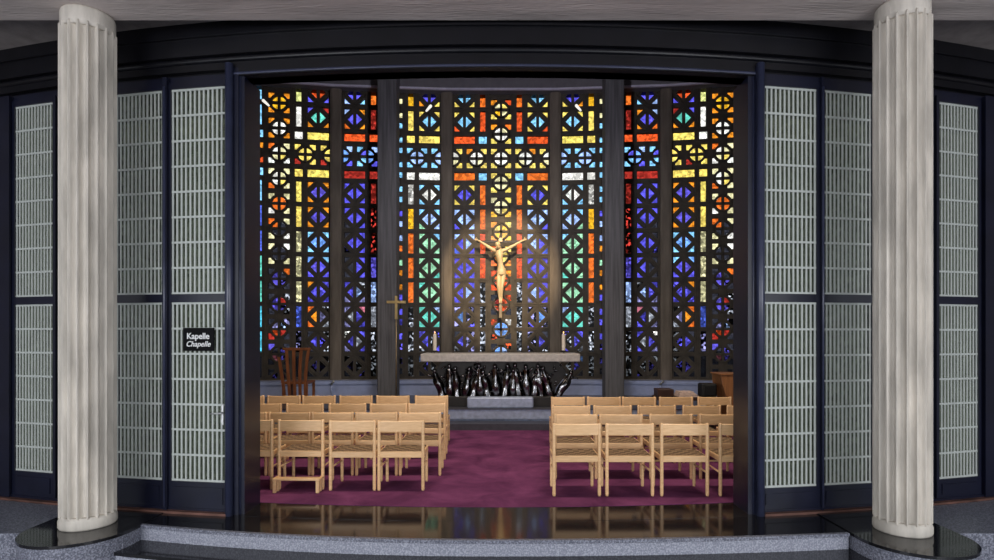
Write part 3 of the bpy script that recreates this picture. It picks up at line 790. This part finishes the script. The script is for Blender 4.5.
def candle(x, y, z, side):
    z += .012
    h = thing('candle_holder', 'low dark three-footed candle holder on the %s end of the altar slab' % side, 'candle holder', (x, y, z))
    mb = MB(); mb.lathe((0,0,0), [(.035,.02),(.05,.03),(.05,.04),(.02,.045)], 16)
    mb.build('dish', M['darkiron'], h)
    for k in range(3):
        a = 2*PI*k/3+.5; l = MB(); l.path([(0,0,.028),(.06*math.cos(a),.06*math.sin(a),.03),(.085*math.cos(a),.085*math.sin(a),.0)], .008, 6); l.build('foot', M['darkiron'], h)
    c = thing('altar_candle', 'thick ivory candle burning on the %s end of the altar' % side, 'candle', (x, y, z+.045))
    mb = MB(); mb.lathe((0,0,0), [(.036,0),(.037,.005),(.036,.31),(.030,.325),(.012,.318)], 18); mb.build('wax_body', M['wax'], c)
    mb = MB(); mb.tube((0,0,.315),(0,0,.335), .003, .002, 6); mb.build('wick', M['case'], c)
    mb = MB(); mb.ball((0,0,.352), .011, 10, 8, (1,1,2.0)); mb.build('flame', M['flame'], c)
candle(-1.29, 11.2, 1.3705, 'left'); candle(1.24, 11.2, 1.37, 'right')

# ================================================================ crucifix
CX, CY = -.01, 13.12
t = thing('crucifix', 'ivory crucified figure with raised arms hung on a thin dark cross before the glass', 'crucifix', (CX, CY, 2.0))
mb = MB(); mb.rbox(-.03, .03, .06, .10, .12, 2.03, .005); fixn(mb.build('cross_post', M['darkiron'], t))
mb = MB(); mb.rbox(-.56, .56, .06, .10, 1.86, 1.92, .005); fixn(mb.build('cross_beam', M['darkiron'], t))
mb = MB(); mb.rbox(-.05, .05, .04, .07, 1.88, 1.98, .005); fixn(mb.build('title_plate', M['rod'], t))
mb = MB(); mb.rbox(-.04, .04, -.03, .06, .12, .52, .008); fixn(mb.build('foot_support', M['rod'], t))
for z in (.5, 1.5):
    mb = MB(); mb.tube((0,.08,z),(0,.34,z), .015, .015, 8); mb.build('wall_bracket', M['darkiron'], t)
def skin_body(name, V, E, R, m, parent, root=0, sub=2):
    me = bpy.data.meshes.new(name); me.from_pydata(V, E, [])
    o = bpy.data.objects.new(name, me); C.objects.link(o)
    sk = o.modifiers.new('skin', 'SKIN'); sk.use_smooth_shade = True
    if not me.skin_vertices: 
        bm_layer = None
        import bmesh
        bm = bmesh.new(); bm.from_mesh(me); bm.verts.layers.skin.verify(); bm.to_mesh(me); bm.free()
    for i, r in enumerate(R):
        r = r if isinstance(r, tuple) else (r, r)
        me.skin_vertices[0].data[i].radius = r
        me.skin_vertices[0].data[i].use_root = (i == root)
    ss = o.modifiers.new('sub', 'SUBSURF'); ss.levels = sub; ss.render_levels = sub
    bpy.context.view_layer.update()
    me2 = bpy.data.meshes.new_from_object(o.evaluated_get(bpy.context.evaluated_depsgraph_get()))
    bpy.data.objects.remove(o)
    me2.materials.clear(); me2.materials.append(m)
    for p_ in me2.polygons: p_.use_smooth = True
    o = bpy.data.objects.new(name, me2); C.objects.link(o); o.parent = parent
    return o
V = [(.02,0,1.22),(.0,-.01,1.36),(-.03,-.02,1.52),(-.03,0,1.66),(-.04,-.06,1.71),(-.055,-.11,1.745),
     (-.065,-.13,1.80)]
E = [(0,1),(1,2),(2,3),(3,4),(4,5),(5,6)]
R = [(.095,.075),(.078,.06),(.105,.08),(.085,.055),(.04,.04),(.06,.062),(.05,.055)]
def addv(p_, r, to):
    V.append(p_); R.append(r); E.append((to, len(V)-1)); return len(V)-1
for s in (-1, 1):
    sh = addv((-.03+s*.13, .0, 1.68), (.058,.05), 3)
    el = addv((s*.33-.01, .01, 1.80), (.038,.035), sh)
    wr = addv((s*.50, .03, 1.905), (.026,.022), el)
    ha = addv((s*.545, .03, 1.925), (.022,.012), wr)
    for k, (dx, dz, ln) in enumerate(((.05,.030,1),(.06,.014,1),(.06,.0,1),(.048,-.014,1))):
        f1 = addv((s*(.545+dx*.55), .025, 1.925+dz*.8), .0075, ha); addv((s*(.545+dx), .01, 1.93+dz), .006, f1)
    th = addv((s*.55, .01, 1.962), .008, ha); addv((s*.565, .0, 1.985), .0065, th)
    hp = addv((.02+s*.055, 0, 1.14), (.07,.065), 0)
    kn = addv((-.005+s*.038, -.07, .86), (.05,.05), hp)
    an = addv((-.01+s*.020+.01, -.01, .57), (.032,.03), kn)
    ft = addv((s*.018, -.04, .51), (.026,.022), an); addv((s*.02, -.075, .455), (.022,.014), ft)
body = skin_body('corpus', V, E, R, M['ivory'], t)
body['label'] = 'ivory figure with arms raised and head bowed'
mb = MB(); mb.ball((-.062,-.195,1.765), .012, 8, 6, (.8,1.2,1.6)); mb.build('nose', M['ivory'], t)
for s in (-1,1): mb = MB(); mb.ball((-.055+s*.02,-.185,1.785), .007, 8, 6); mb.build('eye', M['ivory'], t)
mb = MB(); mb.ball((-.062,-.185,1.735), .012, 8, 5, (1.4,.6,.5)); mb.build('mouth', M['ivory'], t)
mb = MB(); mb.ball((-.062,-.12,1.80), .064, 14, 9, (1,1,.9)); mb.ball((-.055,-.07,1.745), .045, 12, 8, (1.1,.8,1.4)); mb.build('hair', M['ivory'], t)
mb = MB(); mb.lathe((.02,0,1.1), [(.10,0),(.115,.03),(.108,.1),(.095,.16),(.085,.17)], 18); o = mb.build('loincloth', M['ivory'], t); o.scale = (1,.85,1)

# ================================================================ processional cross
t = thing('processional_cross', 'slender brass processional cross standing beside the left inner pier', 'cross', (-2.18, 11.9, .36))
mb = MB(); mb.lathe((0,0,0), [(.16,0),(.16,.02),(.10,.05),(.03,.07),(.02,.1)], 24); mb.build('foot_stand', M['darkiron'], t)
mb = MB(); mb.tube((0,0,.08),(0,0,1.72), .015, .015, 10); mb.build('pole', M['rod'], t)
mb = MB(); mb.rbox(-.028, .028, -.014, .014, 1.70, 2.19, .004); mb.rbox(-.2, .2, -.0135, .0135, 2.03, 2.085, .004); fixn(mb.build('cross_head', M['gold'], t))

# ================================================================ slatted wooden armchair
t = thing('slat_back_chair', 'tall red-brown wooden chair with fanned slat back at the left wall', 'chair', (-4.13, 11.5, .36), 0)
for k in range(5):
    u = (k-2)/2; mb = MB(); pts = []
    for j in range(9):
        f = j/8; xx = u*(.21+.09*f*f); yy = -.05-.08*math.sin(f*PI*.6)+.02; pts.append((xx, yy-.05*f*0, .03+f*(1.07-(.17 if k == 0 else 0))))
    w = .030
    for a_, b_ in zip(pts[:-1], pts[1:]):
        vs = [(a_[0]-w,a_[1]-.012,a_[2]),(a_[0]+w,a_[1]-.012,a_[2]),(a_[0]+w,a_[1]+.012,a_[2]),(a_[0]-w,a_[1]+.012,a_[2]),
              (b_[0]-w,b_[1]-.012,b_[2]),(b_[0]+w,b_[1]-.012,b_[2]),(b_[0]+w,b_[1]+.012,b_[2]),(b_[0]-w,b_[1]+.012,b_[2])]
        mb.add(vs, [(3,2,1,0),(4,5,6,7),(0,1,5,4),(1,2,6,5),(2,3,7,6),(3,0,4,7)])
    fixn(mb.build('back_slat', M['redwood'], t))
mb = MB(); mb.rbox(-.23, .34, -.125, -.08, 1.06, 1.115, .01); fixn(mb.build('top_rail', M['redwood'], t))
mb = MB(); mb.rbox(-.26, .26, -.07, .42, .38, .43, .012); fixn(mb.build('seat', M['redwood'], t))
for (a_, b_) in ((-.23,-.04),(.23,-.04),(-.23,.39),(.23,.39)):
    mb = MB(); mb.rbox(a_-.025, a_+.025, b_-.025, b_+.025, 0, .38, .005); fixn(mb.build('leg', M['redwood'], t))

# ================================================================ right hand furniture
t = thing('console_table', 'very dark wooden table by the right wall behind the chairs', 'table', (3.24, 9.98, .004))
mb = MB(); mb.rbox(-.53, .52, -.22, .22, .60, .655, .008); fixn(mb.build('tabletop', M['darkwood'], t))
for a_ in (-.48, .47):
    for b_ in (-.18, .18):
        mb = MB(); mb.rbox(a_-.025, a_+.025, b_-.025, b_+.025, 0, .6, .004); fixn(mb.build('leg', M['darkwood'], t))
o = MB(); o.rbox(2.72, 3.0, 9.82, 10.1, .66, .795, .01); ob = fixn(o.build('wooden_box', M['darkwood'])); ob['label'] = 'dark brown wooden box on the left end of the dark table'; ob['category'] = 'box'
mb = MB()
for k in range(4): mb.rbox(3.07+.012*k, 3.42-.02*k, 9.80+.015*k, 10.1, .66+.022*k, .681+.022*k, .004)
ob = fixn(mb.build('paper_stack', M['paper'])); ob['label'] = 'pinkish cream stack of booklets lying on the dark table'; ob['category'] = 'papers'
mb = MB(); mb.rbox(3.49, 3.745, 9.82, 10.08, .66, .89, .02); mb.rbox(3.52, 3.715, 9.80, 9.825, .69, .86, .005)
ob = fixn(mb.build('black_case', M['case'])); ob['label'] = 'matt black box standing on the right end of the dark table'; ob['category'] = 'box'
t = thing('wooden_lectern', 'tan brown wooden lectern with slanting side near the right jamb', 'lectern', (3.98, 9.75, .004))
sh_ = [(-.10,0),(.34,0),(.34,1.04),(-.20,1.04),(-.18,.88),(-.06,.5)]
for y_ in (-.02, .40):
    mb = MB(); mb.prism(sh_, y_, y_+.04, lambda v: v); fixn(mb.build('side_panel', M['oak'], t))
mb = MB(); mb.rbox(-.22, .36, -.04, .46, 1.04, 1.065, .006); fixn(mb.build('top', M['oak'], t))
# radiator valves
for s, xx, yy in ((-1,'left',12.72),(1,'right',12.72)):
    X = -3.78 if s < 0 else 3.56
    t = thing('radiator_valve', 'small chrome valve on a pipe by the window base at %s' % xx, 'valve', (X, yy, .36))
    mb = MB(); mb.tube((0,0,0),(0,0,.27), .012, .012, 8); mb.build('pipe', M['basewall'], t)
    mb = MB(); mb.tube((-.01,0,.27),(.05,-.02,.32), .02, .02, 10); mb.ball((.05,-.02,.33), .03, 10, 7); mb.tube((0,0,.25),(0,0,.29), .022, .022, 10); mb.build('valve_knob', M['chrome'], t)
# small lamps hung before the glass
for (px, py, dd, lab) in ((266,103,12.7,'small white tilted spotlight high before the far left glass bay'),(428.5,108.5,12.9,'small white spotlight high before the glass left of the centre bay'),(578.5,108,12.9,'small white spotlight high before the glass right of the centre bay')):
    X = (px-504)/FPX*dd+.07; Z = EYE-(py-335)/FPX*dd
    sg = 1 if px < 500 else -1
    if px < 300: sg = -1
    t = thing('spotlight', lab, 'lamp', (X, dd, Z))
    mb = MB(); d_ = Vector((sg*.6,-.25,.55)).normalized(); mb.tube(-d_*.07, d_*.07, .022, .034, 12); mb.ball(d_*.07, .034, 12, 6); mb.ball(-d_*.07, .022, 12, 6); mb.build('lamp_shell', M['white'], t)
    mb = MB(); mb.tube((0,0,0),(0,.48 if px > 300 else .5,.0), .008, .008, 6); mb.build('lamp_arm', M['darkiron'], t)

# ================================================================ chapel chairs
def make_chair():
    t = thing('chapel_chair', 'x', 'chair')
    w = .2625-.019
    for s in (-1, 1):
        l = MB(); l.lathe((s*w, 0, 0), [(.015,0),(.019,.02),(.019,.76),(.017,.778),(.010,.782)], 14); l.build('leg', M['beech'], t)
        l = MB(); l.lathe((s*(w-.012), .40, 0), [(.015,0),(.018,.02),(.018,.40),(.016,.425)], 14); l.build('leg', M['beech'], t)
    b = MB()
    # gently curved back rail between the posts
    n = 8; vs = []; 
    for i in range(n+1):
        u = -w+2*w*i/n; c = .014*(1-(u/w)**2)
        for y_, z_ in ((-.011-c,.655),(.009-c,.655),(.009-c,.768),(-.001-c,.775),(-.011-c,.768)): vs.append((u, y_, z_))
    fs = [(i*5+j, i*5+(j+1)%5, (i+1)*5+(j+1)%5, (i+1)*5+j) for i in range(n) for j in range(5)]+[(4,3,2,1,0),tuple(n*5+j for j in range(5))]
    b.add(vs, fs); fixn(b.build('backrest', M['beech'], t))
    f = MB(); f.rbox(-w+.012, w-.012, -.012, .012, .365, .432, .004); f.rbox(-w+.02, w-.02, .39, .412, .37, .42, .004)
    for s in (-1, 1): f.rbox(min(s*(w-.011), s*(w+.009)), max(s*(w-.011), s*(w+.009)), .012, .39, .37, .425, .004)
    fixn(f.build('seat_frame', M['beech'], t))
    st_ = MB(); n = 8; vs = []; fs = []
    for i in range(n+1):
        for j in range(n+1):
            u = -1+2*i/n; v_ = -1+2*j/n
            vs.append((u*(w-.012), .2+v_*.19, .432-.012*(1-u*u)*(1-v_*v_)))
    for i in range(n):
        for j in range(n): fs.append((i*(n+1)+j, (i+1)*(n+1)+j, (i+1)*(n+1)+j+1, i*(n+1)+j+1))
    st_.add(vs, fs, True); so = st_.build('woven_seat', M['weave'], t); md = so.modifiers.new('t','SOLIDIFY'); md.thickness = .012
    r = MB()
    for s in (-1, 1): r.tube((s*w, .0, .25),(s*(w-.012), .40, .25), .010, .010, 8)
    r.tube((-w+.012, .40, .29),(w-.012, .40, .29), .010, .010, 8); r.build('stretcher', M['beech'], t)
    return t
proto = make_chair()
used = [False]
def X_of(px, dd): return (px-504)/FPX*dd+.07
rows = {
 'left': [(6.33, [250,301,352.5,401]), (7.0, [246,289.5,332.5,376.5,420]), (7.9, [263,305,347.5,388.5,427]), (8.92, [248,284,319,356,393,431.5])],
 'right': [(6.11, [576.7,629.7,684.5,743]), (6.83, [575.7,621,671,721]), (7.68, [571,612.5,656.7,701.7,746]), (8.73, [568,604,639,676,714.5])]}
ordn = ['at the aisle', 'second from the aisle', 'third from the aisle', 'fourth from the aisle', 'fifth from the aisle', 'sixth from the aisle']
rown = ['front row nearest the doorway', 'second row from the doorway', 'third row from the doorway', 'farthest row before the altar']
for side, rr in rows.items():
    for ri, (dd, pxs) in enumerate(rr):
        lst = sorted(pxs, key=lambda v: abs(v-497))
        for ci, px in enumerate(lst):
            o = proto if not used[0] else copy_tree(proto)
            used[0] = True
            yy = dd; 
            if side == 'left' and ri == 0: yy = dd+(.05 if px < 310 else 0)
            o.location = (X_of(px, yy), yy, .004); o.rotation_euler = (0,0,random.uniform(-.015,.015))
            o['label'] = 'pale wooden chair %s in the %s, %s block' % (ordn[ci], rown[ri], side)
            o['category'] = 'chair'; o['group'] = 'wooden chapel chairs in the %s block' % side
            if side == 'left' and ri == 0 and px == 301:
                o['label'] = 'pale wooden chair with a low kneeler behind it, left front row'
                k = MB(); k.rbox(-.262, .262, -.165, -.13, .135, .16, .005); k.rbox(-.262, -.225, -.13, -.02, .135, .155, .003); k.rbox(.225, .262, -.13, -.02, .135, .155, .003); k.rbox(-.225, .225, -.10, -.04, .14, .15, .003)
                for s in (-1, 1): k.rbox(s*.235-.018, s*.235+.018, -.165, -.13, 0, .135, .004); k.rbox(s*.235-.018, s*.235+.018, -.09, -.055, 0, .135, .004)
                fixn(k.build('kneeler', M['beech'], o))
